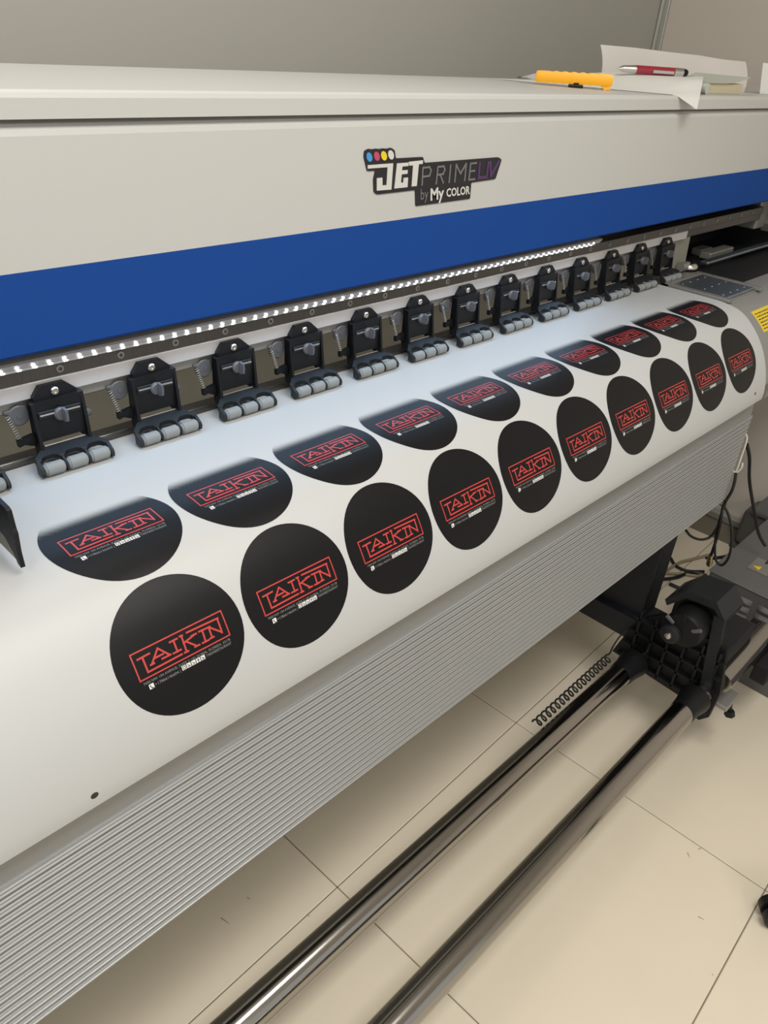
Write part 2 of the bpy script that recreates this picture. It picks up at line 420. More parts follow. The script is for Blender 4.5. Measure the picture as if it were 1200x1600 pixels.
# vacuum plate with holes right of the media
pl = BM(); box(pl, 1.672, 1.818, 0.604, 0.728, 0.9596, 0.9655, 0.001, 1); plate = obj('perforated_plate', pl, 'plate_blue', PR)
bm = BM(); box(bm, 1.655, 1.672, 0.590, 0.745, 0.9596, 0.9665, 0.001, 1); box(bm, 1.818, 1.835, 0.590, 0.745, 0.9596, 0.9665, 0.001, 1)
box(bm, 1.655, 1.835, 0.728, 0.745, 0.9596, 0.9662, 0.001, 1); obj('plate_frame', bm, 'mid_steel', PR)
bm = BM(); lathe(bm, (0, 0, 0.9655), (0, 0, 1), [(0, .0030), (.0008, .0030), (.0010, .0022)], 10)
hole0 = None
for j in range(3):
    for i in range(4):
        l = (1.69 + 0.036 * i + 0.009 * (j % 2), 0.62 + 0.046 * j, 0)
        if hole0 is None: hole0 = obj('rivet', bm, 'steel_bright', plate, True, l)
        else: inst(hole0, plate, l)
bm = BM(); lathe(bm, (1.842, 0.775, 0.966), (1.842, 0.775, 1), [(0, .022), (.006, .022), (.012, .017), (.014, .008)], 20); obj('roller_end_cap', bm, 'steel_bright', PR, True)
bm = BM(); cyl(bm, (1.80, 0.775, 0.972), (1.835, 0.775, 0.972), 0.010, n=16); obj('shaft_end', bm, 'mid_steel', PR, True)
bm = BM(); box(bm, 1.93, 2.34, 0.765, 0.785, 0.962, 0.970, 0.003); obj('capping_rail', bm, 'plate_blue', PR)
bm = BM(); box(bm, 2.02, 2.16, 0.80, 0.83, 0.955, 0.972, 0.003); box(bm, 2.06, 2.12, 0.84, 0.87, 0.95, 0.968, 0.003); obj('capping_station', bm, 'mid_steel', PR)
# yellow warning label on the end sheet
ls = lin(0.400, 0.452, 10)
bm = BM(); shell(bm, 1.693, 1.79, ls, -0.0046, -0.0040); lab = obj('warning_label', bm, 'yellow_label', endsheet, True)
lab['label'] = 'yellow printed warning sticker'
bm = BM()
for r in range(6):
    s0 = 0.4075 + r * 0.0073
    x = 1.700
    while x < 1.78:
        w = random.uniform(0.005, 0.014); shell(bm, x, min(x + w, 1.784), [s0, s0 + 0.0026], -0.0041, -0.0037); x += w + 0.003
obj('label_text', bm, 'dark_print', endsheet)

# pinch roller units along the rail
def pinch_unit():
    bm = BM()
    prism(bm, [(-.0150, 1.0505), (.0120, 1.0505), (.0245, 1.0395), (.0245, 1.0345), (-.0235, 1.0345), (-.0235, 1.0395)], 'y', 0.7725, 0.7788)
    prism(bm, [(-.0290, 1.0342), (.0290, 1.0365), (.0290, .984), (.0235, .984), (.0235, .990), (-.0235, .990), (-.0235, .984), (-.0290, .984)], 'y', 0.7680, 0.7785)
    for s in (-1, 1):
        prism(bm, [(0.7680, 1.034), (0.7785, 1.034), (0.7785, .99), (0.776, .973), (0.764, .973), (0.761, .984)], 'x', s * .0290, s * .0255)
    b = obj('pinch_roller_unit', bm, 'black_plastic', PR)
    # slot and rail in it
    q = BM(); box(q, -.0235, .0235, .7664, .7684, 1.0165, 1.0245, .0004, 1); obj('slot', q, 'void_black', b)
    q = BM(); cyl(q, (-.022, .7662, 1.0205), (.022, .7662, 1.0205), .0011, n=8); obj('slot_rod', q, 'steel_bright', b, True)
    q = BM(); lathe(q, (0, .7725, 1.0425), (0, .76, 1.0425), [(0, .0046), (.0016, .0046), (.0026, .0036), (.0026, .0020), (.0012, .0018)], 14); obj('bolt', q, 'steel_bright', b, True)
    q = BM(); lathe(q, (.0, .7665, 1.0185), (0, .75, 1.0185), [(0, .0075), (.003, .0075), (.0045, .0062), (.0048, .003)], 16)
    prism(q, [(.7625, 1.0265), (.7545, 1.0255), (.7535, 1.0195), (.7545, 1.0125), (.7625, 1.0100)], 'x', .0004, .0034); obj('knob', q, 'grey_plastic', b, True)
    # cam disc and spring on the left
    q = BM(); lathe(q, (-.037, .788, 1.0195), (-.037, .77, 1.0195), [(0, .0118), (.0045, .0118), (.0058, .0104), (.0058, .003), (.0066, .003)], 20)
    box(q, -.052, -.037, .783, .787, 1.0225, 1.0275, .001, 1); obj('cam_disc', q, 'grey_plastic', b, True)
    q = BM()
    p0 = Vector((-.0500, .781, 1.0225)); p1 = Vector((-.0440, .775, .9955)); d = p1 - p0; u, w = frame_of(d)
    tube(q, [p0 + d * (t / 60) + (u * math.cos(t * 1.05) + w * math.sin(t * 1.05)) * .0022 for t in range(61)], .0007, 5); obj('spring', q, 'mid_steel', b, True)
    q = BM(); prism(q, [(-.0475, .9965), (-.0300, .9995), (-.0260, .985), (-.0345, .9875), (-.0410, .9905), (-.0470, .9890)], 'y', .7715, .7775); obj('link_arm', q, 'black_plastic', b)
    # tension knob on the right
    q = BM(); lathe(q, (.029, .785, 1.003), (.05, .785, 1.003), [(0, .0095), (.0050, .0095), (.0062, .0082), (.0062, .005), (.0110, .005), (.0120, .0042)], 16); obj('tension_knob', q, 'grey_plastic', b, True)
    q = BM(); cyl(q, (-.023, .7665, .9855), (.023, .7665, .9855), .0013, n=8); obj('hinge_pin', q, 'steel_bright', b, True)
    # roller arm: sloping plate with four fingers
    q = BM()
    def slab(pts, t0, t1):          # points (x, y) on the sloping top of the arm
        def zt(y): return 0.9855 - (0.7655 - y) * 0.30
        A = [q.verts.new((x, y, zt(y) - t0)) for x, y in pts]; B = [q.verts.new((x, y, zt(y) - t1)) for x, y in pts]
        n = len(pts); q.faces.new(A); q.faces.new(B[::-1])
        for i in range(n): q.faces.new((A[i], B[i], B[(i+1) % n], A[(i+1) % n]))
    # arch backed plate: outline with three scallops
    out = [(-.0265, .7675), (-.0135, .7675), (-.0135, .7640), (.0150, .7640), (.0150, .7675), (.0265, .7675), (.0275, .7640), (.0365, .7560), (.0415, .7520)]
    def scallop(c):
        return [(c + .0100, .7480), (c + .0085, .7510), (c + .0045, .7530), (c - .0045, .7530), (c - .0085, .7510), (c - .0100, .7480)]
    pts = out + [(.0415, .7480)] + scallop(.0255) + scallop(0.0) + scallop(-.0255) + [(-.0415, .7480), (-.0415, .7520), (-.0365, .7560), (-.0275, .7640)]
    slab(pts, 0.0, 0.006)
    for c, w_ in ((-.0395, .0020), (-.01275, .0012), (.01275, .0012), (.0395, .0020)):
        prism(q, [(.7500, .9808), (.7440, .9765), (.7385, .9735), (.7365, .9700), (.7375, .9650), (.7440, .9635), (.7500, .9650)], 'x', c - w_, c + w_)
    bmesh.ops.bevel(q, geom=[e for e in q.edges if e.calc_length() > .004], offset=.0005, segments=1, affect='EDGES')
    obj('roller_arm', q, 'arm_plastic', b)
    q = BM(); lathe(q, (-.0112, .7430, .9702), (.0112, .7430, .9702), [(0, .0050), (.0012, .0062), (.0022, .0062), (.0023, .0072), (.0201, .0072), (.0202, .0062), (.0212, .0062), (.0224, .0050)], 18)
    r0 = obj('roller', q, 'rubber_grey', b, True, (-.0258, 0, 0))
    inst(r0, b, (0, 0, 0)); inst(r0, b, (.0258, 0, 0))
    return b
unit0 = pinch_unit()
UX = [0.310 + 0.1155 * k for k in range(-1, 13)]
for i, x in enumerate(UX):
    if i == 0: unit0.location = (x, 0, 0); continue
    c = inst(unit0, PR, (x, 0, 0))
    for ch in list(unit0.children): inst(ch, c)

# logo badge on the front cover
def badge():
    yb = YF
    def P(px, py): p = aty(540 + px / 4.2857, 210 + py / 4.2857, yb); return (p.x, p.z)
    def poly(bm, pts, y0, y1): prism(bm, [P(*p) for p in pts], 'y', y0, y1)
    b = BM()
    def rr(pts, r=8, n=4):
        out = []
        N = len(pts)
        for i in range(N):
            p = Vector(pts[i]); a = Vector(pts[i-1]); c = Vector(pts[(i+1) % N])
            da = (a - p); dc = (c - p); k = min(r, da.length * .45, dc.length * .45)
            s = p + da.normalized() * k; e = p + dc.normalized() * k
            for j in range(n + 1):
                t = j / n; out.append(tuple(s * (1-t)**2 + p * 2*t*(1-t) + e * t * t))
        return out
    outline = [(128, 190), (118, 150), (122, 110), (150, 95), (175, 100), (200, 94), (225, 98), (245, 92), (270, 96), (300, 88), (325, 105), (333, 160), (515, 150), (525, 190), (1020, 152), (1042, 168), (1000, 298), (838, 322), (830, 430), (465, 480), (462, 372), (205, 402), (185, 385), (182, 300), (195, 242), (140, 245)]
    poly(b, rr(outline, 9), yb - 0.0012, yb + 0.002)
    base = obj('logo_badge', b, 'badge_black', PR)
    base['label'] = 'black die-cut logo badge with JET PRIME UV by MyColor lettering'
    y0, y1 = yb - 0.0019, yb - 0.0011
    for (cx, cy, m) in ((153, 151, 'cyan'), (203, 145, 'magenta'), (251, 142, 'yell'), (298, 136, 'white_badge')):
        q = BM(); poly(q, [(cx + 19 * math.cos(a) + 4 * math.sin(a), cy + 31 * math.sin(a)) for a in [2 * math.pi * i / 20 for i in range(20)]], y0, y1); obj('ink_drop', q, m, base)
    q = BM()
    poly(q, [(142, 205), (312, 192), (300, 368), (203, 375), (203, 292), (240, 288), (240, 340), (268, 338), (275, 218), (142, 228)], y0, y1)
    poly(q, [(338, 193), (416, 187), (414, 210), (374, 214), (371, 240), (410, 237), (408, 262), (369, 266), (364, 322), (380, 321), (382, 290), (412, 287), (408, 352), (320, 361)], y0, y1)
    poly(q, [(418, 182), (512, 172), (510, 196), (484, 198), (470, 344), (436, 347), (446, 206), (420, 208)], y0, y1)
    obj('jet_letters', q, 'white_badge', base)
    def word(s, a, c, d, m, nm, bold=0.0):     # a: left baseline, c: right baseline, d: left top in crop pixels
        V, Fc = text_mesh(s, 1.0, bold=bold)
        x0 = min(v[0] for v in V); x1 = max(v[0] for v in V); h1 = 0.70
        A = Vector(P(*a)); ux = Vector(P(*c)) - A; uz = Vector(P(*d)) - A
        q = BM()
        vs2 = [q.verts.new((*[0, 0, 0],)) for _ in V]
        for v, (vx, vy) in zip(vs2, V):
            p = A + ux * ((vx - x0) / (x1 - x0)) + uz * (vy / h1); v.co = (p.x, y0, p.y)
        for f in Fc:
            try: q.faces.new([vs2[i] for i in f])
            except ValueError: pass
        o = obj(nm, q, m, base); return o
    def strokes(L, w, m, nm):
        q = BM()
        for kk, (a, c) in enumerate(L):
            A = Vector(P(*a)); C = Vector(P(*c)); d = (C - A).normalized() * w * .5; n = Vector((-d.y, d.x))
            prism(q, [tuple(A - d + n), tuple(C + d + n), tuple(C + d - n), tuple(A - d - n)], 'y', y0 - kk * .00003, y1)
        return obj(nm, q, m, base)
    strokes([((512, 222), (506, 336)), ((516, 222), (556, 218)), ((556, 218), (566, 240)), ((566, 240), (556, 276)), ((556, 276), (512, 282)),
             ((612, 216), (600, 328)), ((616, 216), (650, 212)), ((650, 212), (658, 234)), ((658, 234), (646, 264)), ((646, 264), (610, 270)), ((626, 268), (646, 322)),
             ((696, 206), (686, 318)), ((734, 202), (724, 314)), ((734, 202), (762, 262)), ((762, 262), (800, 196)), ((800, 196), (790, 306)),
             ((830, 194), (818, 302)), ((832, 194), (868, 190)), ((826, 246), (856, 242)), ((820, 302), (856, 298))], .0022, 'grey_badge', 'prime_letters')
    strokes([((892, 196), (884, 288)), ((884, 290), (938, 284)), ((938, 284), (950, 190)), ((962, 188), (966, 278)), ((966, 278), (1020, 180))], .0042, 'purple', 'uv_letters')
    word('My', (562, 440), (652, 424), (562, 362), 'white_badge', 'my_letters', .028)
    word('COLOR', (668, 416), (826, 396), (668, 362), 'white_badge', 'color_letters', .028)
    word('by', (496, 436), (546, 430), (496, 362), 'grey_badge', 'by_letters')
badge()

# ------------------------------------------------------------------ printed vinyl sheet
SH = thing('vinyl_sheet', 'wide white vinyl sheet printed with two rows of black discs, draped over the apron', 'vinyl sheet')
bm = BM(); shell(bm, PX0, PX1, lin(S_BACK, S_END, 160), -0.0004, 0.0); obj('sheet', bm, 'vinyl', SH, True)
for (x, s) in ((0.161, 0.5735), (1.600, 0.5634)):
    bm = BM()
    ring = []
    for i in range(14):
        a = 2 * math.pi * i / 14; y, z = prof(s + .0032 * math.sin(a), 0.0002); ring.append(bm.verts.new((x + .0036 * math.cos(a), y, z)))
    bm.faces.new(ring); obj('punched_hole', bm, 'dark_print', SH)
RAD = 0.0667
PITCH = 0.1406
DX0 = 0.2765
BW, BH = 0.0970, 0.0256
def inv(px, py):     # crop pixels of one disc's lettering -> box units
    dx, dy = px - 80.0, py - 510.0
    det = 842 * 238 - (-420) * 92
    return ((dx * 238 - dy * 92) / det, (842 * dy + 420 * dx) / det)
def disc_row(cs, fade):
    nr, ns = 18, 64
    bm = BM(); lay = {}
    FA, FB = 0.2965, 0.3135
    def V(x, s, off):
        if fade: s = max(s, FA)
        y, z = prof(s, off); return bm.verts.new((x, y, z)), s
    rings = []
    ss = []
    c, s_ = V(0, cs, 0.0002); ss.append(s_)
    for r in range(1, nr + 1):
        ring = []
        for i in range(ns):
            a = 2 * math.pi * i / ns; rr_ = RAD * r / nr
            v, s_ = V(rr_ * math.cos(a), cs + rr_ * math.sin(a), 0.0002); ring.append(v); ss.append(s_)
        rings.append(ring)
    for i in range(ns): bm.faces.new((c, rings[0][i], rings[0][(i+1) % ns]))
    for a, b in zip(rings, rings[1:]):
        for i in range(ns):
            bm.faces.new((a[i], b[i], b[(i+1) % ns], a[(i+1) % ns]))
    # recalculated normals are not wanted to flip: fine for a double sided print
    d = obj('printed_disc', bm, 'ink', SH, True)
    at = d.data.attributes.new('fade', 'FLOAT', 'POINT')
    vals = []
    for s_ in ss:
        t = 1.0 if not fade else max(0.0, min(1.0, (s_ - FA) / (FB - FA)))
        vals.append(t * t * (3 - 2 * t))
    at.data.foreach_set('value', vals)
    top = cs + 0.0012 - BH / 2
    def Q(u, v, off): y, z = prof(top + v * BH, off); return (-BW / 2 + u * BW, y, z)
    # red lettering: strokes given in crop pixels
    def quad(q, a, b, w, off, n=4):
        A = Vector((-BW/2 + a[0]*BW, top + a[1]*BH)); B = Vector((-BW/2 + b[0]*BW, top + b[1]*BH))
        dd = (B - A).normalized() * w * .5; nn = Vector((-dd.y, dd.x)); A -= dd; B += dd
        L = []; Rr = []
        for k in range(n + 1):
            p = A + (B - A) * (k / n)
            for arr, pt in ((L, p + nn), (Rr, p - nn)):
                y, z = prof(pt.y, off); arr.append(q.verts.new((pt.x, y, z)))
        for k in range(n): q.faces.new((L[k], L[k+1], Rr[k+1], Rr[k]))
    q = BM(); w = 0.00175
    for a, b in (((0, 0), (1, 0)), ((1, 0), (1, 1)), ((1, 1), (0, 1)), ((0, 1), (0, 0))): quad(q, a, b, 0.0013, .0004, 6)
    LT_ = [((145, 550), (248, 494)), ((187, 530), (240, 665)), ((240, 665), (545, 508)),
           ((272, 592), (322, 448)), ((322, 448), (428, 508)), ((292, 540), (372, 500)), ((262, 600), (292, 584)), ((365, 545), (440, 508)),
           ((432, 394), (498, 360)), ((465, 378), (504, 482)), ((468, 498), (536, 464)),
           ((524, 340), (548, 330)), ((540, 338), (590, 486)), ((572, 494), (606, 478)), ((560, 405), (660, 325)), ((635, 336), (678, 314)), ((592, 392), (688, 432)), ((670, 440), (712, 420)),
           ((706, 296), (768, 268)), ((738, 284), (772, 392)), ((742, 406), (802, 376)),
           ((782, 262), (812, 248)), ((800, 256), (836, 352)), ((818, 362), (852, 346)), ((798, 252), (930, 300)), ((886, 168), (934, 304)), ((892, 164), (590, 304))]
    for a, b in LT_: quad(q, inv(*a), inv(*b), w if a[1] != b[1] else w, .0004)
    obj('red_lettering', q, 'red_print', d)
    # white icons
    q = BM(); qd = BM()
    def sq(c, h, off, qq=None):
        u, v = c; hu = h / BW; hv = h / BH
        pts = [(u - hu, v - hv), (u + hu, v - hv), (u + hu, v + hv), (u - hu, v + hv)]
        qq = qq or q
        qq.faces.new([qq.verts.new(Q(a, b, off)) for a, b in pts])
    sq((0.085, 1.345), .0024, .0004)
    for i in range(5): sq((0.438 + i * 0.0535, 1.30), .0022, .0004)
    obj('icons', q, 'white_print', d)['kind'] = 'stuff'
    for a, b in (((0.072, 1.29), (0.082, 1.40)), ((0.082, 1.40), (0.100, 1.42))): quad(qd, a, b, .0007, .0006, 1)
    for i in range(5):
        c = 0.438 + i * 0.0535
        if i == 0:
            for a, b in (((c-.012, 1.25), (c+.012, 1.25)), ((c+.012, 1.25), (c+.012, 1.35)), ((c+.012, 1.35), (c-.012, 1.35)), ((c-.012, 1.35), (c-.012, 1.25))): quad(qd, a, b, .0005, .0006, 1)
        elif i == 3:
            quad(qd, (c, 1.24), (c, 1.38), .0007, .0006, 1); quad(qd, (c-.008, 1.29), (c+.010, 1.29), .0006, .0006, 1)
        else:
            quad(qd, (c-.012, 1.27), (c+.012, 1.33), .0006, .0006, 1); quad(qd, (c-.012, 1.35), (c+.006, 1.35), .0006, .0006, 1)
    obj('icon_marks', qd, 'dark_print', d)['kind'] = 'stuff'
    # small print
    q = BM()
    def line(s, u0, u1, v0, hgt):
        V2, Fc = text_mesh(s, 1.0); x0 = min(v[0] for v in V2); x1 = max(v[0] for v in V2)
        vs3 = [q.verts.new(Q(u0 + (vx - x0) / (x1 - x0) * (u1 - u0), v0 - vy / 0.7 * hgt, .0004)) for vx, vy in V2]
        for f in Fc:
            try: q.faces.new([vs3[i] for i in f])
            except ValueError: pass
    line('7450 NW 104 AVENUE, SUITE C-101 DORAL, FLORIDA. 33178', 0.02, 0.985, 1.205, 0.098)
    line('+17866146604 |', 0.12, 0.395, 1.40, 0.105)
    line('TAIKINRESTAURANT', 0.69, 0.985, 1.36, 0.105)
    obj('small_print', q, 'grey_print', d)['kind'] = 'stuff'
    d.location = (DX0, 0, 0)
    for k in range(1, 10):
        c2 = inst(d, SH, (DX0 + PITCH * k, 0, 0))
        for ch in list(d.children): inst(ch, c2)
disc_row(0.3412, True)
disc_row(0.4800, False)

# ------------------------------------------------------------------ print carriage at the left edge
CA = thing('print_carriage', 'black carriage shroud hanging over the vinyl at the left edge', 'print carriage', (0.10, 0.66, 0.97))
CA.location = (0, 0, 0)
bm = BM()
prism(bm, [(0.592, 0.9700), (0.598, 0.9715), (0.602, 0.979), (0.618, 0.9905), (0.640, 0.9915), (0.76, 0.9915), (0.76, 1.0300), (0.600, 1.0285), (0.5955, 1.0270), (0.5935, 1.010), (0.5915, 1.006), (0.5935, 0.985)], 'x', 0.1825, 0.1865)
obj('side_plate', bm, 'black_plastic', CA)
bm = BM(); prism(bm, [(0.600, 0.973), (0.640, 0.9725), (0.640, 0.9905), (0.618, 0.9900), (0.603, 0.980)], 'x', 0.1835, 0.1860); obj('guard_lip', bm, 'beige_post', CA)  # beige strip imitates the brownish reflection along the plate's bottom edge
bm = BM(); box(bm, -0.30, 0.145, 0.60, 0.765, 0.985, 1.09, 0.004); obj('head_housing', bm, 'black_plastic', CA)
bm = BM(); box(bm, 0.145, 0.1826, 0.67, 0.76, 1.0, 1.025, 0.002); obj('mount', bm, 'black_plastic', CA)

# ------------------------------------------------------------------ things on the lid
KN = thing('utility_knife', 'yellow snap-off utility knife lying on the printer lid', 'knife', (1.37, 0.875, LT))
KN.rotation_euler = (0, 0, math.atan2(0.82 - 0.93, 1.408 - 1.33))
bm = BM()       # local x along the handle, z up from the lid
sec = [(-.007, .004), (-.0085, .008), (-.0085, .017), (-.006, .0225), (.006, .0225), (.0085, .017), (.0085, .008), (.007, .004)]
xs = lin(-.068, .068, 34); rings = []
for i, x in enumerate(xs):
    g = 0.0009 * math.sin(i * 1.6) if 6 < i < 30 else 0
    t = 1.0 if i < 33 else .93
    if i == 0: t = .85
    rings.append([bm.verts.new((x, y * t, (zz - .0125) * t + .0125 + (g if zz > .02 else (-g * .6 if zz < .005 else 0)) + (.003 * (x + .068) / .136))) for y, zz in sec])
for a, b in zip(rings, rings[1:]):
    for j in range(8): bm.faces.new((a[j], a[(j+1) % 8], b[(j+1) % 8], b[j]))
bm.faces.new(rings[0][::-1]); bm.faces.new(rings[-1])
obj('handle', bm, 'yellow', KN, True)
bm = BM(); prism(bm, [(.046, .0075), (.066, .009), (.066, .001), (.056, .0), (.052, .0045)], 'y', -.006, .006); obj('end_hook', bm, 'yellow', KN)
bm = BM(); prism(bm, [(-.068, .018), (-.084, .013), (-.096, .009), (-.084, .0095), (-.068, .007)], 'y', -.0045, .0045); obj('blade_guide', bm, 'steel_bright', KN)
bm = BM(); prism(bm, [(-.080, .0125), (-.103, .0095), (-.098, .0075), (-.080, .0085)], 'y', -.0007, .0007); obj('blade', bm, 'dark_steel', KN)
bm = BM(); box(bm, -.008, .018, -.010, .004, .0, .0052, .0015); box(bm, .0, .010, -.008, .004, .004, .009, .001); obj('slider', bm, 'black_plastic', KN)

def sheet_grid(fn, nu=24, nv=16, th=0.0003):
    bm = BM(); T = [[None] * (nv + 1) for _ in range(nu + 1)]; B = [[None] * (nv + 1) for _ in range(nu + 1)]
    for i in range(nu + 1):
        for j in range(nv + 1):
            p = Vector(fn(i / nu, j / nv)); T[i][j] = bm.verts.new(p + Vector((0, 0, th))); B[i][j] = bm.verts.new(p)
    for i in range(nu):
        for j in range(nv):
            bm.faces.new((T[i][j], T[i+1][j], T[i+1][j+1], T[i][j+1])); bm.faces.new((B[i][j], B[i][j+1], B[i+1][j+1], B[i+1][j]))
    for i in range(nu):
        bm.faces.new((T[i][0], B[i][0], B[i+1][0], T[i+1][0])); bm.faces.new((T[i][nv], T[i+1][nv], B[i+1][nv], B[i][nv]))
    for j in range(nv):
        bm.faces.new((T[0][j], T[0][j+1], B[0][j+1], B[0][j])); bm.faces.new((T[nu][j], B[nu][j], B[nu][j+1], T[nu][j+1]))
    return bm
# notebook at the front edge of the lid
NB = thing('notebook', 'thick notebook with cream pages under the loose sheet on the lid', 'notebook', (1.765, 0.84, LT))
NB.rotation_euler = (0, 0, math.radians(-3))
bm = BM(); box(bm, -.078, .078, -.078, .045, .0, .0015, .0005, 1); obj('back_cover', bm, 'cover_green', NB)
bm = BM(); box(bm, -.074, .076, -.076, .043, .0015, .0205, .001, 1); obj('page_block', bm, 'pages', NB)
bm = BM(); cyl(bm, (-.076, -.078, .0105), (-.076, .045, .0105), .0095, n=16); obj('spine', bm, 'cover_green', NB, True)
bm = BM(); cyl(bm, (-.070, -.0775, .0105), (-.070, -.0765, .0105), .0055, n=14); obj('spine_mark', bm, 'dark_print', NB)
bm = sheet_grid(lambda u, v: (-.076 + .165 * u, -.080 + .125 * v, 0.0205 + .012 * u ** 4), 10, 4, .001); obj('front_cover_flap', bm, 'cover_green', NB, True)
# big loose sheet with a corner hanging over the edge
Apt, Bpt, Cpt, Dpt = Vector((1.345, 1.03)), Vector((1.62, 0.99)), Vector((1.80, 0.835)), Vector((1.528, 0.705))
def zsheet(x, y):
    t = max(0.0, min(1.0, (x - 1.50) / 0.17)); t = t * t * (3 - 2 * t)
    k = max(0.0, min(1.0, (y - 0.74) / 0.05)); k = k * k * (3 - 2 * k)
    b = LT + 0.0008 + t * 0.0228 * (0.25 + 0.75 * k) + (0.004 * max(0, (x - 1.66) / 0.14))
    if y < 0.742: b -= (0.742 - y) * 0.55
    return b
def fs(u, v):
    p = (Apt * (1 - u) + Bpt * u) * (1 - v) + (Dpt * (1 - u) + Cpt * u) * v
    return (p.x, p.y, zsheet(p.x, p.y))
bm = sheet_grid(fs, 30, 30, .0003); LS = tag(obj('loose_sheet', bm, 'paper', None, True), 'white paper sheet with one corner hanging over the lid edge', 'paper')
# creased sheet standing up behind
pts = [(1.686, 1.0), (1.76, 0.96), (1.84, 0.915), (1.91, 0.88), (1.96, 0.85), (2.02, 0.82)]
tops = [1.3975, 1.3970, 1.3940, 1.3925, 1.3885, 1.3875]
def fstand(u, v):
    i = min(int(u * 5), 4); t = u * 5 - i
    x = pts[i][0] * (1 - t) + pts[i+1][0] * t; y = pts[i][1] * (1 - t) + pts[i+1][1] * t; zt = tops[i] * (1 - t) + tops[i+1] * t
    return (x - .010 * (1 - v) ** 2, y + .02 * v * v + .006, LT + .0006 + (zt - LT) * v)
bm = sheet_grid(fstand, 20, 8, .0004); ST = tag(obj('creased_sheet', bm, 'paper_warm', None, True), 'creased paper sheet standing upright behind the red pen', 'paper')
q = BM()
for (u, v, m_) in ((1147, 110, 0), (1157, 124, 1), (1161, 130, 1)):
    c = aty(u, v, 0.856 if m_ == 0 else .846); r = .008 if m_ == 0 else .005
    tube(q, [c + Vector((r * math.cos(a * .7), 0, r * .55 * math.sin(a * .7 + m_))) for a in range(10)], .0006, 5)
obj('pencil_doodle', q, 'grey_plastic', ST)
def fr(u, v):
    return (2.035 + .16 * u, 0.80 - .055 * u + .012 * v, LT + .0006 + v * (.060 + .008 * u) * (1 - .15 * u))
bm = sheet_grid(fr, 8, 6, .0004); tag(obj('folded_sheet', bm, 'paper', None, True), 'white folded paper sheet at the far right of the lid', 'paper')
bm = BM()
a_, b_, c_ = (1.735, .862), (1.785, .846), (1.742, .842)
lo_ = [bm.verts.new((x_, y_, zsheet(x_, y_) + .0005)) for x_, y_ in (a_, b_, c_)]
bm.faces.new(lo_)
obj('blue_print', bm, 'blue_ink', LS)
# pen
p0 = Vector((1.608, 0.93, 1.3600)); p1 = Vector((1.739, 0.84, 1.3605)); L = (p1 - p0).length; dr = (p1 - p0).normalized()
PE = thing('ballpoint_pen', 'red and silver ballpoint pen lying on the loose papers', 'pen', p0)
PE.rotation_euler = dr.to_track_quat('X', 'Z').to_euler()
bm = BM(); lathe(bm, (.0, 0, 0), (1, 0, 0), [(0, .0010), (.010, .0046), (.012, .0058), (.040, .0076)], 18); obj('grip', bm, 'steel_bright', PE, True)
bm = BM(); lathe(bm, (.040, 0, 0), (1, 0, 0), [(0, .0079), (.085, .0081)], 18); obj('barrel', bm, 'red_pen', PE, True)
bm = BM(); lathe(bm, (.125, 0, 0), (1, 0, 0), [(0, .0083), (.020, .0080)], 18); obj('cap_band', bm, 'steel_bright', PE, True)
bm = BM(); lathe(bm, (.145, 0, 0), (1, 0, 0), [(0, .0074), (.006, .0074), (.011, .005), (.0125, .001)], 18); obj('stylus_tip', bm, 'black_plastic', PE, True)
bm = BM(); box(bm, .075, .122, -.0105, -.0070, -.004, .002, .0008, 1); obj('clip', bm, 'steel_bright', PE)

# ------------------------------------------------------------------ take-up unit and rods
RZ_ = 0.20
RY1, RY2 = 0.465, 0.315
def rod(y, lab, name='take_up_rod'):
    t = thing(name, lab, 'metal rod', (0, y, RZ_), 'chrome take-up rods')
    bm = BM(); cyl(bm, (-0.55, 0, 0), (1.4235, 0, 0), 0.0258, n=48); obj('tube', bm, 'chrome', t, True)
    bm = BM(); lathe(bm, (1.335, 0, 0), (2, 0, 0), [(0, .0268), (.030, .0285), (.060, .034), (.066, .034), (.067, .024), (.0885, .024)], 28); obj('end_cone', bm, 'black_plastic', t, True)
    return t
rod(RY1, 'chrome take-up rod nearer the ribbed apron'); rod(RY2, 'chrome take-up rod nearer the viewer, front of the pair')
TU = thing('take_up_unit', 'black plastic take-up drive unit holding the rod ends', 'drive unit', (0, 0, 0))
X0 = 1.437
bm = BM()
prism(bm, [(0.535, 0.165), (0.500, 0.285), (0.450, 0.330), (0.300, 0.330), (0.280, 0.215), (0.283, 0.140), (0.30, 0.118), (0.335, 0.122), (0.345, 0.150), (0.43, 0.155)], 'x', X0, X0 + 0.012)
side = obj('side_plate', bm, 'black_plastic', TU)
# grid of ribs on the plate
q0 = None
for r in range(4):
    zz = 0.300 - r * 0.040
    bm = BM(); prism(bm, [(0.505 - r * -.005, zz), (0.29, zz - 0.004), (0.29, zz - 0.010), (0.505 - r * -.005, zz - 0.006)], 'x', X0 - 0.012, X0 + .001); obj('plate_rib', bm, 'black_plastic', TU)
for c in range(6):
    yy = 0.49 - c * 0.037
    bm = BM(); box(bm, X0 - 0.012, X0 + .001, yy - .003, yy + .003, 0.170, 0.318, .001, 1); obj('plate_rib', bm, 'black_plastic', TU)
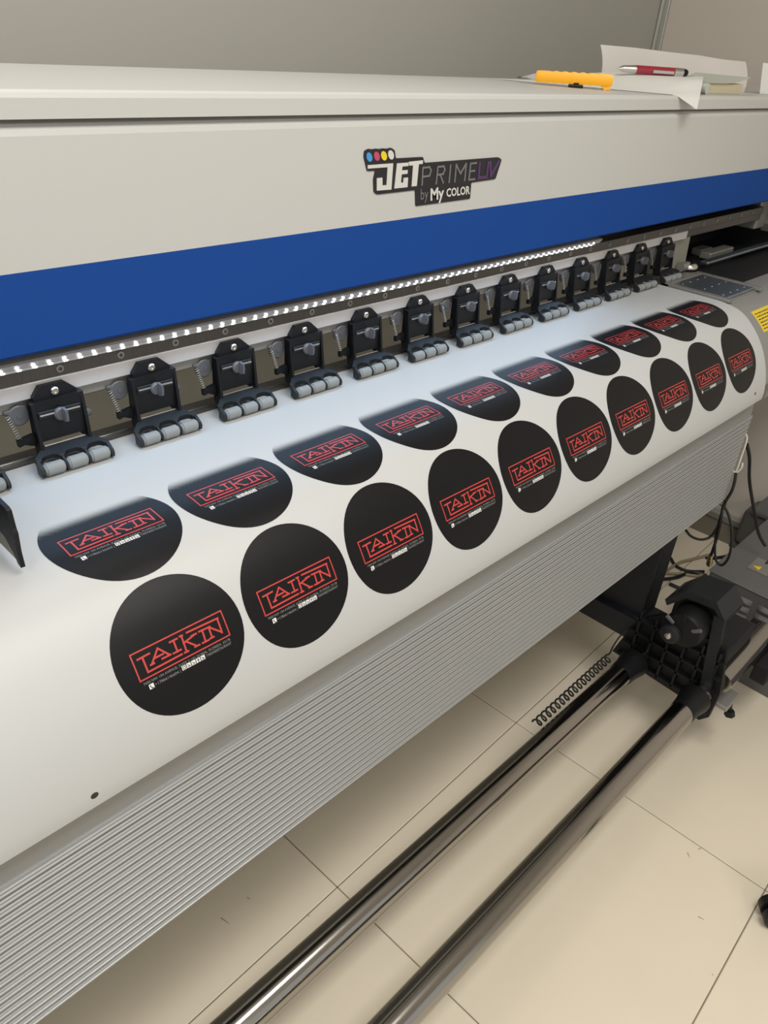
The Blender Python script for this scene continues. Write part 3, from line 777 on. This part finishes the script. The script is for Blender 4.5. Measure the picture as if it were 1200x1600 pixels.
# motor drum with slots and bright hub
bm = BM(); lathe(bm, (X0 - 0.050, 0.385, 0.352), (9, 0.385, 0.352), [(0, .026), (.003, .038), (.012, .043), (.060, .043)], 32); drum = obj('drive_drum', bm, 'black_plastic', TU, True)
bm = BM(); lathe(bm, (X0 - 0.062, 0.405, 0.335), (9, 0.405, 0.335), [(0, .016), (.004, .022), (.016, .024)], 24); obj('drive_disc', bm, 'void_black', TU, True)
bm = BM(); lathe(bm, (X0 - 0.068, 0.405, 0.335), (9, 0.405, 0.335), [(0, .003), (.002, .007), (.006, .008)], 16); obj('hub_screw', bm, 'steel_bright', TU, True)
for a in (35, 155, 95):
    d = Vector((0, math.cos(math.radians(a)) * -.034, math.sin(math.radians(a)) * .034)); c = Vector((X0 - .049, .385, .352)) + d
    bm = BM(); box(bm, -.003, .003, -.004, .004, -.011, .011, .001, 1)
    o = obj('latch', bm, 'grey_plastic' if a != 95 else 'black_plastic', TU, False, c); o.rotation_euler = (math.radians(-(a - 90)), 0, 0)
# motor hood
bm = BM()
prism(bm, [(0.452, 0.378), (0.415, 0.422), (0.350, 0.432), (0.322, 0.400), (0.322, 0.385), (0.350, 0.415), (0.410, 0.406), (0.444, 0.366)], 'x', X0 - 0.01, X0 + 0.085)
obj('motor_hood', bm, 'arm_plastic', TU)
bm = BM(); box(bm, X0 + 0.012, X0 + 0.078, 0.335, 0.438, 0.300, 0.400, .004); obj('motor_body', bm, 'black_plastic', TU)
bm = BM(); prism(bm, [(0.322, 0.400), (0.345, 0.400), (0.312, 0.150), (0.290, 0.150)], 'x', X0 - 0.0125, X0 + 0.004); obj('front_strut', bm, 'arm_plastic', TU)
bm = BM(); box(bm, X0 + .012, 1.62, 0.300, 0.45, 0.19, 0.30, .004); obj('gear_case', bm, 'void_black', TU)
bm = BM(); cyl(bm, (X0 + .012, 0.292, 0.235), (1.70, 0.292, 0.235), .0255, n=32); obj('stub_tube', bm, 'chrome', TU, True)
bm = BM(); box(bm, 1.695, 1.735, 0.235, 0.335, 0.13, 0.236, .006); obj('end_block', bm, 'black_plastic', TU)
bm = BM(); box(bm, 1.60, 1.70, 0.232, 0.268, 0.165, 0.215, .004); obj('switch_box', bm, 'black_plastic', TU)
bm = BM(); lathe(bm, (1.49, 0.262, 0.165), (1.49, 0.25, 0.11), [(0, .004), (.020, .004), (.021, .010), (.034, .012), (.036, .008)], 6); obj('thumb_screw', bm, 'black_plastic', TU)
bm = BM(); box(bm, 1.46, 1.53, 0.258, 0.30, 0.158, 0.170, .003); obj('clamp_plate', bm, 'mid_steel', TU)
bm = BM(); box(bm, X0 + .011, 1.478, 0.36, 0.50, 0.190, 0.24, .002); obj('mount_bracket', bm, 'leg_black', TU)

# coiled lead behind the rear rod
bm = BM(); path = []
P0, P1 = Vector((1.06, 0.503, 0.212)), Vector((1.35, 0.506, 0.216)); n = 17
for i in range(n * 12 + 1):
    t = i / (n * 12); a = 2 * math.pi * n * t
    r = 0.0088
    path.append(P0.lerp(P1, t) + Vector((0, r * math.cos(a), r * math.sin(a))))
path += smooth_path([path[-1], Vector((1.365, .512, .216)), Vector((1.38, .515, .225)), Vector((1.40, .514, .245)), Vector((1.42, .510, .255))], 5)[1:]
tube(bm, path, .0021, 6); tag(obj('coiled_cable', bm, 'cable', None, True), 'black coiled cable stretched along the rear chrome rod', 'cable')

# ------------------------------------------------------------------ hook and cables at the right
def cab(pxs, r, label, m='cable', name='cable', k=8, group=None, extra=None):
    P = []
    for p in pxs:
        P.append(atx(p[0], p[1], p[2]) if len(p) == 3 else Vector(p[:3]))
    bm = BM(); tube(bm, smooth_path(P, k), r, 8)
    return tag(obj(name, bm, m, None, True), label, 'cable', group)
bm = BM(); tube(bm, smooth_path([atx(*p) for p in [(1158, 681, 1.69), (1163, 677, 1.694), (1167, 683, 1.70), (1165, 694, 1.70), (1158, 714, 1.70), (1152, 732, 1.70), (1148, 738, 1.70), (1145, 735, 1.692)]], 6), .0022, 8)
HK = tag(obj('wire_hook', bm, 'hook_white', None, True), 'white wire hook hung on the end of the ribbed apron', 'hook')
bm = BM(); tube(bm, smooth_path([atx(*p) for p in [(1148, 738, 1.70), (1153, 737, 1.70), (1159, 730, 1.70), (1160, 723, 1.70)]], 6), .0022, 8); obj('hook_tip', bm, 'hook_white', HK, True)
cab([(1150, 738, 1.70), (1148, 752, 1.70), (1143, 768, 1.70), (1134, 783, 1.70), (1129, 795, 1.70), (1126, 815, 1.70), (1120, 840, 1.71), (1113, 862, 1.72), (1110, 868, 1.72)], .0036, 'black cable hanging from the white wire hook')
cab([(1131, 790, 1.71), (1138, 804, 1.71), (1143, 825, 1.71), (1143, 850, 1.71), (1138, 872, 1.71), (1128, 883, 1.71), (1119, 876, 1.71), (1117, 855, 1.71), (1120, 830, 1.71), (1129, 797, 1.71)], .0032, 'black cable tied into a long loop below the hook')
cab([(1072, 829, 1.60), (1080, 838, 1.64), (1094, 843, 1.68), (1108, 840, 1.70), (1118, 829, 1.705), (1126, 812, 1.705)], .0032, 'black cable sagging from the printer leg to the loop')
cab([(1167, 694, 1.76), (1171, 715, 1.78), (1171, 750, 1.85), (1177, 790, 1.88), (1185, 832, 1.92), (1196, 853, 1.93)], .0042, 'black cable running straight down past the hook')
cab([(1183, 843, 2.30), (1175, 853, 2.25), (1160, 862, 2.12), (1140, 868, 2.0), (1118, 872, 1.95), (1104, 872, 1.98)], .0048, 'thick black cable leaving the small grey motor')
bm = BM(); lathe(bm, atx(1111, 868, 1.72), atx(1107, 886, 1.72), [(0, .005), (.004, .006), (.012, .006), (.0125, .0075), (.026, .0075), (.027, .005), (.030, .005)], 14)
tag(obj('cable_connector', bm, 'brass', None, True), 'brass plug on the end of a hanging cable', 'connector')
bm = BM(); c = atx(1129, 786, 1.703); tube(bm, [c + Vector((0, math.cos(a * .6) * .008, math.sin(a * .6) * .007)) for a in range(11)], .0016, 6); tube(bm, [c, c + Vector((0, .014, .010))], .0016, 6)
tag(obj('cable_tie', bm, 'cable', None, True), 'black tie around the cables below the hook', 'cable tie')
# tangle on the floor
def fl(pxs, r, label, m): 
    P = [atz(u, v, r + .0005) for u, v in pxs]
    bm = BM(); tube(bm, smooth_path(P, 6), r, 6); return tag(obj('floor_cable', bm, m, None, True), label, 'cable', 'cables lying on the floor behind the drive unit')
fl([(1040, 893), (1060, 880), (1085, 873), (1112, 866)], .005, 'tan cable on the floor, farthest of the tangle', 'cable_tan')
fl([(1048, 872), (1056, 884), (1075, 892), (1100, 893)], .005, 'black cable on the floor crossing over the tan one', 'cable')
fl([(1036, 905), (1058, 902), (1080, 894), (1104, 899)], .0055, 'black cable on the floor in the middle of the tangle', 'cable')
fl([(1040, 896), (1066, 897), (1090, 900), (1098, 897)], .005, 'olive cable on the floor in the middle of the tangle', 'cable_tan')
fl([(1046, 912), (1062, 919), (1080, 924), (1095, 920)], .0055, 'black cable on the floor, nearest of the tangle', 'cable')

# ------------------------------------------------------------------ grey louvred box on the floor
BX = thing('power_box', 'dark grey louvred metal box standing on the floor at the right', 'power box')
bz = 0.272
bm = BM(); box(bm, 1.782, 2.32, -0.05, 0.478, 0.0, bz, .004); obj('body', bm, 'box_dark', BX)
bm = BM(); box(bm, 1.779, 2.324, -0.054, 0.482, bz - .001, bz + .003, .0015, 1); top = obj('top_panel', bm, 'box_grey', BX)
lv = None
for col in range(6):
    for r in range(4):
        l = (1.782, 0.384 - col * 0.068, 0.237 - r * 0.024)
        if lv is None:
            bm = BM(); n = 8
            A = []
            for i in range(n + 1):
                y = .026 * (2 * i / n - 1); hh = .0075 * math.sqrt(max(0.05, 1 - (2 * i / n - 1) ** 4))
                A.append([bm.verts.new((0, y, .0075)), bm.verts.new((-hh, y, -.0015)), bm.verts.new((-hh * .9, y, -.006)), bm.verts.new((0, y, -.0065))])
            for a, b in zip(A, A[1:]):
                for j in range(3): bm.faces.new((a[j], a[j+1], b[j+1], b[j]))
            bm.faces.new(A[0]); bm.faces.new(A[-1][::-1])
            lv = obj('louvre', bm, 'box_grey', BX, True, l)
        else: inst(lv, BX, l)
c = atz(1182, 886, bz + .0036)
bm = BM(); box(bm, -.022, .050, -.035, .016, 0, .0004); o = obj('label_plate', bm, 'mid_steel', BX, False, c)
bm = BM(); prism(bm, [(-.012, -.010), (.010, -.010), (-.001, .009)], 'z', .0005, .0009); o = obj('warning_triangle', bm, 'yellow_label', BX, False, c)
bm = BM(); box(bm, .004, .034, -.034, -.028, .0005, .0009); obj('label_line', bm, 'dark_print', BX, False, c + Vector((.03, .02, 0)))

# small grey motor by the wall
GM = thing('grey_motor', 'small grey motor housing on the floor against the side wall', 'motor', (2.47, 0.53, 0))
bm = BM(); box(bm, -.06, .06, -.11, .085, .012, .150, .025, 4); obj('housing', bm, 'box_dark', GM, True)
bm = BM(); box(bm, -.07, .066, -.115, .06, .146, .166, .006); obj('cap', bm, 'box_grey', GM)
bm = BM(); lathe(bm, (-.055, -.05, .075), (-.12, -.05, .075), [(0, .036), (.012, .036), (.016, .030), (.020, .030), (.028, .026), (.030, .012)], 24); obj('connector', bm, 'black_plastic', GM, True)
bm = BM(); lathe(bm, (-.066, .045, .156), (-.1, .045, .156), [(0, .006), (.008, .006), (.010, .003)], 12); obj('screw', bm, 'steel_bright', GM, True)
bm = BM(); box(bm, -.065, .065, -.112, .088, .0, .014, .003); obj('foot_plate', bm, 'box_dark', GM)

# chair caster at the lower right edge
CS = thing('chair_caster', 'black twin-wheel chair caster at the lower right edge', 'caster', (1.185, -0.004, 0))
CS.rotation_euler = (0, 0, math.radians(-50))
for s in (-1, 1):
    bm = BM(); lathe(bm, (0, s * .004, .0275), (0, s * 1, .0275), [(0, .024), (.001, .0275), (.016, .0275), (.019, .022), (.020, .008)], 28); obj('wheel', bm, 'black_plastic', CS, True)
bm = BM(); box(bm, -.012, .024, -.0035, .0035, .02, .056, .001, 1); cyl(bm, (.018, 0, .05), (.018, 0, .085), .007, n=12); obj('stem', bm, 'black_plastic', CS)
bm = BM(); box(bm, .0, .28, -.022, .022, .085, .115, .008, 3); obj('chair_base_arm', bm, 'black_plastic', CS)
